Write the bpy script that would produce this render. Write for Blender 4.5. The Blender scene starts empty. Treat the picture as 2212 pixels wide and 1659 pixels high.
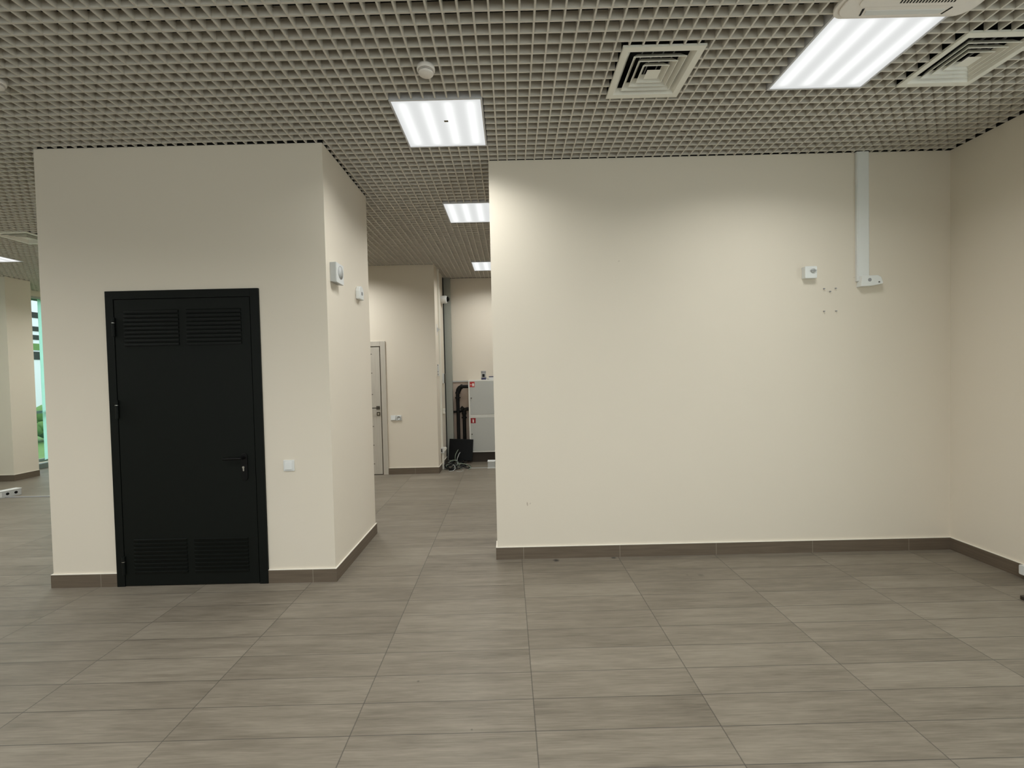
import bpy, math, random
import numpy as np
from mathutils import Matrix, Vector
random.seed(4)
scene = bpy.context.scene
COL = scene.collection

# ---------------------------------------------------------------- camera, world, exposure
CAM_H = 1.5573            # height of the phone above the floor
CZ = 3.3223               # underside of the open-cell ceiling
F_PX, PITCH, YAW, ROLL, CX, CY = 966.44, -0.02408, 0.00027, -0.02263, -5.2, 2.42
cam_data = bpy.data.cameras.new('camera')
cam = bpy.data.objects.new('camera', cam_data)
COL.objects.link(cam)
scene.camera = cam
cam_data.sensor_fit = 'HORIZONTAL'
cam_data.sensor_width = 36.0
cam_data.lens = F_PX / 2212 * 36.0
cam_data.shift_x = -CX / 2212
cam_data.shift_y = CY / 2212
cam_data.clip_start = 0.05
cam_data.clip_end = 200


def _rot(a):
    cp, sp = math.cos(PITCH), math.sin(PITCH)
    y1 = cp * a[1] - sp * a[2]
    z = sp * a[1] + cp * a[2]
    c, s = math.cos(YAW), math.sin(YAW)
    return Vector((c * a[0] + s * y1, -s * a[0] + c * y1, z))


_c, _s = math.cos(ROLL), math.sin(ROLL)
rv, uv, fv = _rot((_c, 0, _s)), _rot((-_s, 0, _c)), _rot((0, 1, 0))
cam.matrix_world = Matrix(((rv.x, uv.x, -fv.x, 0), (rv.y, uv.y, -fv.y, 0), (rv.z, uv.z, -fv.z, CAM_H), (0, 0, 0, 1)))

world = bpy.data.worlds.new('overcast_sky')
scene.world = world
world.use_nodes = True
wb = world.node_tree.nodes['Background']
wb.inputs[0].default_value = (1.0, 0.985, 0.985, 1)
wb.inputs[1].default_value = 2.0

scene.view_settings.view_transform = 'Standard'
scene.view_settings.look = 'None'
scene.view_settings.gamma = 1.0
scene.view_settings.exposure = 0.12
scene.view_settings.use_curve_mapping = False
scene.cycles.use_denoising = True
scene.cycles.max_bounces = 10
scene.cycles.diffuse_bounces = 7
scene.cycles.transparent_max_bounces = 12
scene.cycles.sample_clamp_indirect = 6
scene.cycles.caustics_reflective = False
scene.cycles.caustics_refractive = False

LAMP_SPREAD = 150
FILL_LAMP_W = 26.0  # power of each added fill lamp out of view
LAMP_W = 15.0             # watts-equivalent of one ceiling panel
LAMP_COL = (0.99, 1.0, 0.965)

# ---------------------------------------------------------------- material helpers


class NT:
    def __init__(s, name):
        s.m = bpy.data.materials.new(name)
        s.m.use_nodes = True
        s.t = s.m.node_tree
        s.n = s.t.nodes
        s.b = s.n['Principled BSDF']
        s.out = s.n['Material Output']

    def node(s, typ, **kw):
        n = s.n.new(typ)
        for k, v in kw.items():
            setattr(n, k, v)
        return n

    def link(s, a, b):
        s.t.links.new(a, b)

    def setin(s, sock, v):
        if isinstance(v, (int, float)):
            sock.default_value = v
        elif isinstance(v, (tuple, list)):
            sock.default_value = v
        else:
            s.link(v, sock)

    def math(s, op, a, b=0.0, c=0.0, clamp=False):
        n = s.node('ShaderNodeMath', operation=op, use_clamp=clamp)
        s.setin(n.inputs[0], a)
        s.setin(n.inputs[1], b)
        s.setin(n.inputs[2], c)
        return n.outputs[0]

    def obj_xyz(s):
        tc = s.node('ShaderNodeTexCoord')
        sp = s.node('ShaderNodeSeparateXYZ')
        s.link(tc.outputs['Object'], sp.inputs[0])
        return tc.outputs['Object'], sp.outputs

    def comb(s, x, y, z):
        n = s.node('ShaderNodeCombineXYZ')
        for i, v in enumerate((x, y, z)):
            s.setin(n.inputs[i], v)
        return n.outputs[0]

    def noise(s, vec, scale, detail=3.0, rough=0.55):
        n = s.node('ShaderNodeTexNoise')
        s.link(vec, n.inputs['Vector'])
        n.inputs['Scale'].default_value = scale
        n.inputs['Detail'].default_value = detail
        n.inputs['Roughness'].default_value = rough
        return n.outputs[0]

    def mix(s, f, a, b, mode='MIX'):
        n = s.node('ShaderNodeMix', data_type='RGBA', blend_type=mode)
        s.setin(n.inputs[0], f)
        for sock, v in ((n.inputs[6], a), (n.inputs[7], b)):
            s.setin(sock, v if not isinstance(v, tuple) or len(v) == 4 else (*v, 1))
        return n.outputs[2]

    def bump(s, h, strength, dist):
        n = s.node('ShaderNodeBump')
        s.link(h, n.inputs['Height'])
        n.inputs['Strength'].default_value = strength
        n.inputs['Distance'].default_value = dist
        s.link(n.outputs[0], s.b.inputs['Normal'])


def flat(name, col, rough=0.5, metal=0.0, var=0.04, scale=30.0, spec=0.5):
    """a plain painted / plastic / metal surface with a little mottling"""
    t = NT(name)
    v, _ = t.obj_xyz()
    n = t.noise(v, scale)
    f = t.math('MULTIPLY_ADD', n, var * 2, 1 - var)
    c = t.node('ShaderNodeMix', data_type='RGBA', blend_type='MULTIPLY')
    c.inputs[0].default_value = 1
    c.inputs[6].default_value = (*col, 1)
    t.link(f, c.inputs[7])
    t.link(c.outputs[2], t.b.inputs['Base Color'])
    t.b.inputs['Roughness'].default_value = rough
    t.b.inputs['Metallic'].default_value = metal
    t.b.inputs['Specular IOR Level'].default_value = spec
    return t.m


def wall_material(name, col, scuffs=()):
    t = NT(name)
    v, xyz = t.obj_xyz()
    n = t.noise(v, 3.0, 4)
    fine = t.noise(v, 240.0, 2)
    base = t.mix(t.math('MULTIPLY', n, 0.5), tuple(c * 0.985 for c in col), tuple(c * 1.015 for c in col))
    for (x, z, rx, rz, ang, amt, dark) in scuffs:
        dx = t.math('SUBTRACT', xyz[0], x)
        dz = t.math('SUBTRACT', xyz[2], z)
        ca, sa = math.cos(ang), math.sin(ang)
        px = t.math('ADD', t.math('MULTIPLY', dx, ca / rx), t.math('MULTIPLY', dz, sa / rx))
        pz = t.math('ADD', t.math('MULTIPLY', dx, -sa / rz), t.math('MULTIPLY', dz, ca / rz))
        r = t.math('ADD', t.math('MULTIPLY', px, px), t.math('MULTIPLY', pz, pz))
        wob = t.noise(v, 90.0, 2)
        m = t.math('SUBTRACT', t.math('ADD', 1.0, t.math('MULTIPLY', wob, 0.8)), t.math('MULTIPLY', r, 1.4), clamp=True)
        base = t.mix(t.math('MULTIPLY', m, amt), base, dark)
    t.link(base, t.b.inputs['Base Color'])
    t.b.inputs['Roughness'].default_value = 0.85
    t.b.inputs['Specular IOR Level'].default_value = 0.25
    t.bump(fine, 0.25, 0.001)
    return t.m


FX0, FY0, FTX, FTY, FR = 0.0791, 2.3015, 0.8106, 0.19398, 0.005344


def floor_material():
    t = NT('wood_look_porcelain_tiles')
    v, xyz = t.obj_xyz()
    x, y = xyz[0], xyz[1]
    a = t.math('ADD', t.math('SUBTRACT', x, FX0), t.math('MULTIPLY', y, FR))
    a = t.math('SUBTRACT', a, FR * FY0)
    b = t.math('SUBTRACT', t.math('SUBTRACT', y, FY0), t.math('MULTIPLY', t.math('SUBTRACT', x, FX0), FR))
    ua = t.math('DIVIDE', a, FTX)
    ub = t.math('DIVIDE', b, FTY)
    ia, ib = t.math('FLOOR', ua), t.math('FLOOR', ub)
    wn = t.node('ShaderNodeTexWhiteNoise', noise_dimensions='2D')
    t.link(t.comb(ia, ib, 0), wn.inputs['Vector'])
    rnd = wn.outputs['Value']

    def line(u, size, w):     # 1 on the joint
        f = t.math('FRACT', u)
        d = t.math('MULTIPLY', t.math('MINIMUM', f, t.math('SUBTRACT', 1.0, f)), size)
        return t.math('SUBTRACT', 1.0, t.math('DIVIDE', d, w), clamp=True)
    la = line(ua, FTX, 0.0036)
    lb = line(ub, FTY, 0.0030)
    # stretched, per-tile shifted grain along the long side
    off = t.math('MULTIPLY', rnd, 37.0)
    gv = t.comb(t.math('MULTIPLY_ADD', x, 1.3, off), t.math('MULTIPLY_ADD', y, 13.0, off), 0)
    grain = t.noise(gv, 1.6, 6, 0.62)
    gv2 = t.comb(t.math('MULTIPLY_ADD', x, 3.0, off), t.math('MULTIPLY_ADD', y, 60.0, off), 0)
    streak = t.noise(gv2, 2.2, 4, 0.6)
    cloud = t.noise(t.comb(t.math('MULTIPLY', x, 0.9), t.math('MULTIPLY', y, 1.5), off), 1.8, 3)
    k = t.math('ADD', t.math('MULTIPLY', grain, 0.46), t.math('MULTIPLY', streak, 0.39))
    k = t.math('ADD', k, t.math('MULTIPLY', cloud, 0.20))
    k = t.math('ADD', k, t.math('MULTIPLY', t.math('SUBTRACT', rnd, 0.5), 0.085))
    ramp = t.node('ShaderNodeValToRGB')
    t.link(k, ramp.inputs[0])
    e = ramp.color_ramp.elements
    e[0].position = 0.34
    e[0].color = (*FLOOR_DARK, 1)
    e[1].position = 0.74
    e[1].color = (*FLOOR_LIGHT, 1)
    m = e.new(0.52)
    m.color = (*FLOOR_MID, 1)
    base = ramp.outputs[0]
    # worn dark marks near the wall and small specks
    for (sx, sy, r, amt) in ((0.357, 3.69, 0.024, 0.95), (0.84, 3.715, 0.019, 0.9), (1.42, 3.36, 0.02, 0.35),
                             (1.32, 3.37, 0.012, 0.3), (-0.50, 2.25, 0.006, 0.6), (-0.2, 1.93, 0.005, 0.5)):
        dx = t.math('SUBTRACT', x, sx)
        dy = t.math('SUBTRACT', y, sy)
        rr = t.math('SQRT', t.math('ADD', t.math('MULTIPLY', dx, dx), t.math('MULTIPLY', dy, dy)))
        wob = t.noise(v, 45.0, 3)
        mm = t.math('SUBTRACT', t.math('ADD', 1.0, wob), t.math('DIVIDE', rr, r * 0.9), clamp=True)
        base = t.mix(t.math('MULTIPLY', mm, amt), base, (0.03, 0.028, 0.025))
    patch = t.noise(t.comb(x, y, 4.0), 0.9, 2)
    base = t.mix(t.math('MULTIPLY', la, 0.85), base, (0.035, 0.032, 0.028))
    lbs = t.math('MULTIPLY', lb, t.math('MULTIPLY_ADD', patch, 1.2, 0.5), clamp=True)
    base = t.mix(lbs, base, (0.055, 0.05, 0.042))
    t.link(base, t.b.inputs['Base Color'])
    rg = t.math('MULTIPLY_ADD', grain, 0.18, 0.40)
    t.link(rg, t.b.inputs['Roughness'])
    t.b.inputs['Specular IOR Level'].default_value = 0.42
    h = t.math('SUBTRACT', t.math('MULTIPLY', streak, 0.12), t.math('MAXIMUM', la, lb))
    t.bump(h, 0.35, 0.0015)
    return t.m


def baseboard_material():
    """cut strips of the floor tile, thin pale joint every tile length"""
    t = NT('porcelain_skirting')
    v, xyz = t.obj_xyz()
    s_ = t.math('ADD', xyz[0], t.math('MULTIPLY', xyz[1], 1.0))
    geo = t.node('ShaderNodeNewGeometry')
    sn = t.node('ShaderNodeSeparateXYZ')
    t.link(geo.outputs['Normal'], sn.inputs[0])
    front = t.math('GREATER_THAN', t.math('ABSOLUTE', sn.outputs[1]), 0.5)
    u = t.math('DIVIDE', t.math('SUBTRACT', xyz[0], 0.087), 0.8115)
    f = t.math('FRACT', u)
    d = t.math('MULTIPLY', t.math('MINIMUM', f, t.math('SUBTRACT', 1.0, f)), 0.8115)
    j = t.math('MULTIPLY', t.math('SUBTRACT', 1.0, t.math('DIVIDE', d, 0.003), clamp=True), front)
    gv = t.comb(t.math('MULTIPLY', s_, 2.0), t.math('MULTIPLY', xyz[2], 40.0), 0)
    g = t.noise(gv, 1.5, 5)
    base = t.mix(g, (0.078, 0.057, 0.039), (0.180, 0.141, 0.103))
    base = t.mix(t.math('MULTIPLY', j, 0.6), base, (0.42, 0.39, 0.34))
    caulk = t.math('GREATER_THAN', xyz[2], 0.0995)
    base = t.mix(caulk, base, (0.80, 0.76, 0.68))
    t.link(base, t.b.inputs['Base Color'])
    t.b.inputs['Roughness'].default_value = 0.5
    return t.m


def lamp_diffuser_material():
    """opal panel glowing from the four LED strips behind it"""
    t = NT('glowing_opal_panel')
    v, xyz = t.obj_xyz()
    tot = None
    for cx_ in (-0.222, -0.075, 0.072, 0.219):
        d = t.math('DIVIDE', t.math('SUBTRACT', xyz[0], cx_), 0.034)
        g = t.math('POWER', 2.718, t.math('MULTIPLY', t.math('MULTIPLY', d, d), -1.0))
        tot = g if tot is None else t.math('ADD', tot, g)
    ey = t.math('SUBTRACT', 1.0, t.math('POWER', t.math('DIVIDE', t.math('ABSOLUTE', xyz[1]), 0.275), 14.0), clamp=True)
    s_ = t.math('MULTIPLY_ADD', t.math('MULTIPLY', tot, ey), 0.34, 0.70)
    em = t.node('ShaderNodeEmission')
    em.inputs[0].default_value = (0.985, 1.0, 0.985, 1)
    t.link(s_, em.inputs[1])
    t.link(em.outputs[0], t.out.inputs[0])
    return t.m


def blind_material(name, dcol, tcol):
    t = NT(name)
    d = t.node('ShaderNodeBsdfDiffuse')
    d.inputs[0].default_value = (*dcol, 1)
    tr = t.node('ShaderNodeBsdfTranslucent')
    tr.inputs[0].default_value = (*tcol, 1)
    mx = t.node('ShaderNodeMixShader')
    mx.inputs[0].default_value = 0.85
    t.link(d.outputs[0], mx.inputs[1])
    t.link(tr.outputs[0], mx.inputs[2])
    t.link(mx.outputs[0], t.out.inputs[0])
    return t.m


def glass_material():
    t = NT('window_glass')
    tr = t.node('ShaderNodeBsdfTransparent')
    tr.inputs[0].default_value = (0.93, 0.97, 0.96, 1)
    gl = t.node('ShaderNodeBsdfGlossy')
    gl.inputs[1].default_value = 0.02
    mx = t.node('ShaderNodeMixShader')
    mx.inputs[0].default_value = 0.04
    t.link(tr.outputs[0], mx.inputs[1])
    t.link(gl.outputs[0], mx.inputs[2])
    t.link(mx.outputs[0], t.out.inputs[0])
    return t.m


def leaf_material(name, a, b, scale):
    t = NT(name)
    v, _ = t.obj_xyz()
    t.link(t.mix(t.noise(v, scale, 4), a, b), t.b.inputs['Base Color'])
    t.b.inputs['Roughness'].default_value = 0.8
    return t.m


def door_wood_material():
    t = NT('pale_grey_wood_laminate')
    v, xyz = t.obj_xyz()
    g = t.noise(t.comb(t.math('MULTIPLY', xyz[0], 30.0), xyz[1], t.math('MULTIPLY', xyz[2], 1.5)), 1.6, 4)
    t.link(t.mix(g, (0.42, 0.385, 0.33), (0.60, 0.56, 0.49)), t.b.inputs['Base Color'])
    t.b.inputs['Roughness'].default_value = 0.5
    return t.m


FLOOR_DARK = (0.108, 0.091, 0.069)
FLOOR_MID = (0.186, 0.160, 0.125)
FLOOR_LIGHT = (0.275, 0.242, 0.194)
WALL = (0.742, 0.678, 0.578)
M = dict(
    wall=wall_material('cream_wall_paint', WALL),
    wall_main=wall_material('cream_wall_paint_scuffed', WALL, scuffs=(
        (0.128, 0.462, 0.007, 0.020, 0.1, 0.5, (0.28, 0.2, 0.15)), (0.152, 0.466, 0.006, 0.011, -0.5, 0.35, (0.3, 0.24, 0.2)),
        (0.933, 2.478, 0.010, 0.006, 0.3, 0.35, (0.35, 0.30, 0.24)), (2.895, 2.30, 0.022, 0.002, 0.35, 0.5, (0.35, 0.30, 0.24)))),
    floor=floor_material(),
    skirting=baseboard_material(),
    grid=flat('powder_coated_grid', (0.63, 0.595, 0.53), 0.5, var=0.02),
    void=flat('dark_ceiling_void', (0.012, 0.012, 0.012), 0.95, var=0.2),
    diffuser_panel=lamp_diffuser_material(),
    lamp_frame=flat('white_lamp_frame', (0.60, 0.60, 0.62), 0.4),
    white=flat('white_plastic', (0.70, 0.71, 0.70), 0.35, var=0.02),
    cool_white=flat('cool_white_plastic', (0.76, 0.775, 0.76), 0.35, var=0.02),
    offwhite=flat('off_white_metal', (0.80, 0.785, 0.71), 0.4, var=0.02),
    ac=flat('warm_white_plastic', (0.82, 0.775, 0.73), 0.4, var=0.02),
    grey=flat('grey_plastic', (0.30, 0.30, 0.31), 0.5),
    light_grey=flat('light_grey_plastic', (0.46, 0.47, 0.46), 0.5),
    panel_grey=flat('grey_green_sheet', (0.34, 0.35, 0.31), 0.6),
    dark=flat('black_plastic', (0.006, 0.006, 0.006), 0.4, spec=0.2),
    door_black=flat('anthracite_powder_coat', (0.0042, 0.0056, 0.0044), 0.55, var=0.10, scale=60, spec=0.16),
    handle_black=flat('black_handle', (0.003, 0.003, 0.003), 0.4, spec=0.2),
    steel=flat('brushed_steel', (0.62, 0.60, 0.55), 0.3, metal=1.0),
    dark_steel=flat('dull_dark_metal', (0.13, 0.12, 0.10), 0.35, metal=0.8),
    pipe=flat('black_iron_pipe', (0.006, 0.006, 0.006), 0.5, spec=0.25),
    cabinet=flat('grey_enamel_cabinet', (0.50, 0.51, 0.485), 0.45, var=0.02),
    cabinet_edge=flat('white_enamel_edge', (0.74, 0.74, 0.70), 0.4, var=0.02),
    red=flat('red_sign', (0.50, 0.035, 0.03), 0.5),
    dark_red=flat('dark_red_sign', (0.30, 0.012, 0.018), 0.5),
    sign_white=flat('sign_white', (0.80, 0.74, 0.70), 0.5),
    navy=flat('navy_print', (0.035, 0.04, 0.11), 0.5),
    screen=flat('black_glossy_screen', (0.002, 0.002, 0.002), 0.3, spec=0.12),
    cable=flat('black_rubber_cable', (0.010, 0.012, 0.011), 0.45),
    green_cable=flat('grey_green_cable', (0.20, 0.25, 0.19), 0.45),
    blind=blind_material('pale_green_blind_fabric', (0.75, 0.95, 0.90), (0.74, 1.0, 0.96)),
    blind_white=blind_material('off_white_blind_fabric', (0.82, 0.83, 0.80), (0.93, 0.95, 0.93)),
    glass=glass_material(),
    alu=flat('grey_aluminium', (0.26, 0.32, 0.31), 0.4, metal=0.3),
    door_wood=door_wood_material(),
    pinkish=flat('bare_plaster', (0.50, 0.40, 0.33), 0.85, var=0.08, scale=8),
    plinth=flat('dark_brown_plinth', (0.035, 0.025, 0.018), 0.6),
    sticker=flat('brown_sticker', (0.13, 0.10, 0.05), 0.6),
    grass=leaf_material('lawn', (0.06, 0.16, 0.03), (0.12, 0.26, 0.06), 9.0),
    hedge=leaf_material('hedge_leaves', (0.05, 0.14, 0.03), (0.15, 0.30, 0.08), 14.0),
    facade=flat('pale_facade', (0.66, 0.76, 0.84), 0.8),
)

# ---------------------------------------------------------------- mesh helpers
ORIG = {}


class MB:
    def __init__(s):
        s.v, s.f, s.sm = [], [], []

    def add(s, vs, fs, smooth=False, mat=None):
        o = len(s.v)
        for p in vs:
            p = Vector(p)
            if mat is not None:
                p = mat @ p
            s.v.append(p)
        for f in fs:
            s.f.append([i + o for i in f])
            s.sm.append(smooth)
        return s

    def box(s, x0, x1, y0, y1, z0, z1, mat=None):
        vs = [(x, y, z) for x in (x0, x1) for y in (y0, y1) for z in (z0, z1)]
        fs = [(0, 1, 3, 2), (4, 6, 7, 5), (0, 4, 5, 1), (2, 3, 7, 6), (0, 2, 6, 4), (1, 5, 7, 3)]
        return s.add(vs, fs, mat=mat)

    def cham(s, x0, x1, y0, y1, z0, z1, r, axis=1, n=5, mat=None):
        """box whose outline in the plane across `axis` has rounded corners"""
        lo = [x0, y0, z0]
        hi = [x1, y1, z1]
        ax = [i for i in range(3) if i != axis]
        a, b = ax
        pts = []
        for (ca, cb, st) in ((hi[a] - r, hi[b] - r, 0), (lo[a] + r, hi[b] - r, 90), (lo[a] + r, lo[b] + r, 180), (hi[a] - r, lo[b] + r, 270)):
            for k in range(n + 1):
                t = math.radians(st + 90 * k / n)
                pts.append((ca + r * math.cos(t), cb + r * math.sin(t)))
        return s.prism(pts, axis, lo[axis], hi[axis], mat)

    def prism(s, pts, axis, c0, c1, mat=None):
        ax = [i for i in range(3) if i != axis]
        vs = []
        for c in (c0, c1):
            for p in pts:
                q = [0, 0, 0]
                q[axis] = c
                q[ax[0]], q[ax[1]] = p
                vs.append(q)
        n = len(pts)
        fs = [list(range(n))[::-1], list(range(n, 2 * n))]
        fs += [(i, (i + 1) % n, (i + 1) % n + n, i + n) for i in range(n)]
        return s.add(vs, fs, mat=mat)

    def cyl(s, p0, p1, r0, r1=None, n=24, smooth=True):
        r1 = r0 if r1 is None else r1
        return s.lathe([(0, r0), ((Vector(p1) - Vector(p0)).length, r1)], p0, Vector(p1) - Vector(p0), n, smooth)

    def lathe(s, prof, origin, axis, n=32, smooth=True, caps=True):
        z = Vector(axis).normalized()
        x = z.orthogonal().normalized()
        y = z.cross(x)
        o = Vector(origin)
        vs, fs = [], []
        for (h, r) in prof:
            for k in range(n):
                t = 2 * math.pi * k / n
                vs.append(o + z * h + (x * math.cos(t) + y * math.sin(t)) * r)
        m = len(prof)
        for i in range(m - 1):
            for k in range(n):
                k2 = (k + 1) % n
                fs.append((i * n + k, i * n + k2, (i + 1) * n + k2, (i + 1) * n + k))
        s.add(vs, fs, smooth)
        if caps:
            s.add(vs[:n], [list(range(n))[::-1]])
            s.add(vs[-n:], [list(range(n))])
        return s

    def tube(s, pts, r, n=8, sub=6):
        P = [Vector(p) for p in pts]
        if sub > 1:
            Q = []
            for i in range(len(P) - 1):
                p0 = P[max(i - 1, 0)]
                p1, p2 = P[i], P[i + 1]
                p3 = P[min(i + 2, len(P) - 1)]
                for k in range(sub):
                    t = k / sub
                    Q.append(0.5 * ((2 * p1) + (p2 - p0) * t + (2 * p0 - 5 * p1 + 4 * p2 - p3) * t * t + (3 * p1 - p0 - 3 * p2 + p3) * t ** 3))
            Q.append(P[-1])
            P = Q
        vs, fs = [], []
        up = Vector((0.13, 0.21, 0.97)).normalized()
        for i, p in enumerate(P):
            d = (P[min(i + 1, len(P) - 1)] - P[max(i - 1, 0)]).normalized()
            x = d.cross(up)
            if x.length < 1e-3:
                x = d.orthogonal()
            x.normalize()
            up = x.cross(d).normalized()
            for k in range(n):
                t = 2 * math.pi * k / n
                vs.append(p + (x * math.cos(t) + up * math.sin(t)) * r)
        for i in range(len(P) - 1):
            for k in range(n):
                k2 = (k + 1) % n
                fs.append((i * n + k, i * n + k2, (i + 1) * n + k2, (i + 1) * n + k))
        s.add(vs, fs, True)
        s.add(vs[:n], [list(range(n))[::-1]])
        s.add(vs[-n:], [list(range(n))])
        return s

    def build(s, name, mat, parent=None, bevel=0, origin=None):
        o = Vector(ORIG.get(parent.name, (0, 0, 0))) if parent is not None else Vector(origin or (0, 0, 0))
        me = bpy.data.meshes.new(name)
        me.from_pydata([tuple(v - o) for v in s.v], [], s.f)
        me.update()
        import bmesh
        bm = bmesh.new()
        bm.from_mesh(me)
        bmesh.ops.recalc_face_normals(bm, faces=bm.faces)
        bm.to_mesh(me)
        bm.free()
        me.polygons.foreach_set('use_smooth', s.sm)
        me.materials.append(mat)
        ob = bpy.data.objects.new(name, me)
        COL.objects.link(ob)
        if parent is not None:
            ob.parent = parent
        else:
            ob.location = o
        ORIG[ob.name] = tuple(o)
        if bevel:
            b = ob.modifiers.new('bevel', 'BEVEL')
            b.width = bevel
            b.segments = 2
            b.limit_method = 'ANGLE'
            b.angle_limit = math.radians(40)
        return ob


def B(*a, **k):
    return MB().box(*a, **k)


def thing(name, label, cat, loc, group=None, kind=None):
    o = bpy.data.objects.new(name, None)
    o.empty_display_size = 0.1
    COL.objects.link(o)
    o.location = loc
    ORIG[o.name] = tuple(loc)
    return tag(o, label, cat, group, kind)


def tag(o, label=None, cat=None, group=None, kind=None):
    if label:
        o['label'] = label
    if cat:
        o['category'] = cat
    if group:
        o['group'] = group
    if kind:
        o['kind'] = kind
    return o


def structure(o, label=None, cat=None):
    return tag(o, label, cat, kind='structure')


def copy_tree(o, parent=None):
    c = o.copy()
    COL.objects.link(c)
    if parent is not None:
        c.parent = parent
    for ch in list(o.children):
        copy_tree(ch, c)
    return c


# ---------------------------------------------------------------- the shell
XL, XR, YB, YF = -8.85, 3.69, -3.6, 10.2         # left, right, behind the camera, far left end
SLAB = 3.95
WY = 3.743                                        # face of the big cream wall
BX0, BX1, BY0, BY1 = -3.530, -1.366, 3.40, 4.43   # the service box with the black door
HX1, HY0 = -1.16, 7.13                            # hall block with the pale door
FW = 8.20                                         # far wall behind the cabinets
COLX, COLY0, COLY1 = -8.115, 7.27, 7.66            # far pillar by the windows

structure(B(XL - 0.2, XR + 0.2, YB - 0.2, YF + 0.2, -0.08, 0).build('floor', M['floor']),
          'grey-brown wood-look porcelain tiles laid in long straight rows', 'floor')
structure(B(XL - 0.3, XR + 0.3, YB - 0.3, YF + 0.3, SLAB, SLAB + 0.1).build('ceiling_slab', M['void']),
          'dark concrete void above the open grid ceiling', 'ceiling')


def wall(name, boxes, label, mat='wall'):
    m = MB()
    up = MB()
    for (x0, x1, y0, y1) in boxes:
        m.box(x0, x1, y0, y1, 0, CZ + 0.004)
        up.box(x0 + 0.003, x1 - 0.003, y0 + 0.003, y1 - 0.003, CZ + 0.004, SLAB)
    o = m.build(name, M[mat])
    structure(o, label, 'wall')
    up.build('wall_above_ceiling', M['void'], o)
    return o


wall('wall_front', [(-0.133, XR, WY, WY + 0.14)], 'long cream wall facing the room with the cable duct and screw holes', 'wall_main')
wall('wall_service_box', [(BX0, BX1, BY0, BY1)], 'cream free-standing service box that carries the black louvred door')
wall('wall_hall', [(-6.2, HX1, HY0, 8.03), (-6.2, HX1 - 0.3, 8.03, YF)], 'cream block at the end of the passage with the pale wooden door')
wall('wall_far', [(HX1 - 0.3, XR, FW, FW + 0.15)], 'far cream wall behind the fire cabinets')
wall('wall_column', [(XL, COLX, COLY0, COLY1)], 'cream pillar standing before the window at the left edge')
BWIN = (-6.0, 2.2, 0.5, 3.1)  # opening added behind the viewer for soft frontal fill daylight
m = MB()
m.box(XL - 0.15, BWIN[0], YB - 0.2, YB, 0, SLAB)
m.box(BWIN[1], XR + 0.15, YB - 0.2, YB, 0, SLAB)
m.box(BWIN[0], BWIN[1], YB - 0.2, YB, 0, BWIN[2])
m.box(BWIN[0], BWIN[1], YB - 0.2, YB, BWIN[3], SLAB)
structure(m.build('wall_back', M['wall']), 'cream wall with an added fill-light window behind the viewer', 'wall')
w = thing('window_5', 'added long fill-light window in the wall behind the viewer', 'window', (-2, YB, BWIN[2]), kind='structure')
m = MB()
for k in range(9):
    xx = BWIN[0] + 0.03 + (BWIN[1] - BWIN[0] - 0.06) * k / 8
    m.box(xx - 0.03, xx + 0.03, YB - 0.13, YB - 0.07, BWIN[2], BWIN[3])
for zz in (BWIN[2] + 0.03, BWIN[3] - 0.03):
    m.box(BWIN[0], BWIN[1], YB - 0.13, YB - 0.07, zz - 0.03, zz + 0.03)
m.build('window_frame', M['alu'], w)
B(BWIN[0], BWIN[1], YB - 0.104, YB - 0.098, BWIN[2] + 0.02, BWIN[3] - 0.02).build('pane', M['glass'], w)
wall('wall_left_end', [(XL, -6.2, YF, YF + 0.15)], 'cream end wall of the left aisle')


def window_wall(name, x, xo, openings, y0, y1, label):
    """wall along y at x..xo with full-height openings"""
    m, up = MB(), MB()
    a, b = min(x, xo), max(x, xo)
    ys = y0
    for (o0, o1, z0, z1) in openings:
        m.box(a, b, ys, o0, 0, CZ + 0.004)
        m.box(a, b, o0, o1, 0, z0)
        m.box(a, b, o0, o1, z1, CZ + 0.004)
        ys = o1
    m.box(a, b, ys, y1, 0, CZ + 0.004)
    up.box(a + 0.003, b - 0.003, y0, y1, CZ + 0.004, SLAB)
    o = m.build(name, M['wall'])
    structure(o, label, 'wall')
    up.build('wall_above_ceiling', M['void'], o)


LWIN = [(0.6, 3.1, 0.09, 3.22), (4.0, 6.9, 0.09, 3.22), (7.75, 9.9, 0.09, 3.22)]
RWIN = [(-2.6, 2.75, 0.15, 3.15)]
window_wall('wall_left', XL, XL - 0.25, LWIN, YB, YF + 0.15, 'left outer wall with tall windows')
window_wall('wall_right', XR, XR + 0.25, RWIN, YB, WY + 0.14, 'cream wall running forward on the right')
structure(B(XR, XR + 0.2, WY + 0.14, FW + 0.15, 0, SLAB).build('wall_passage_end', M['wall']), 'cream wall closing the hidden end of the passage', 'wall')

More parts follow.
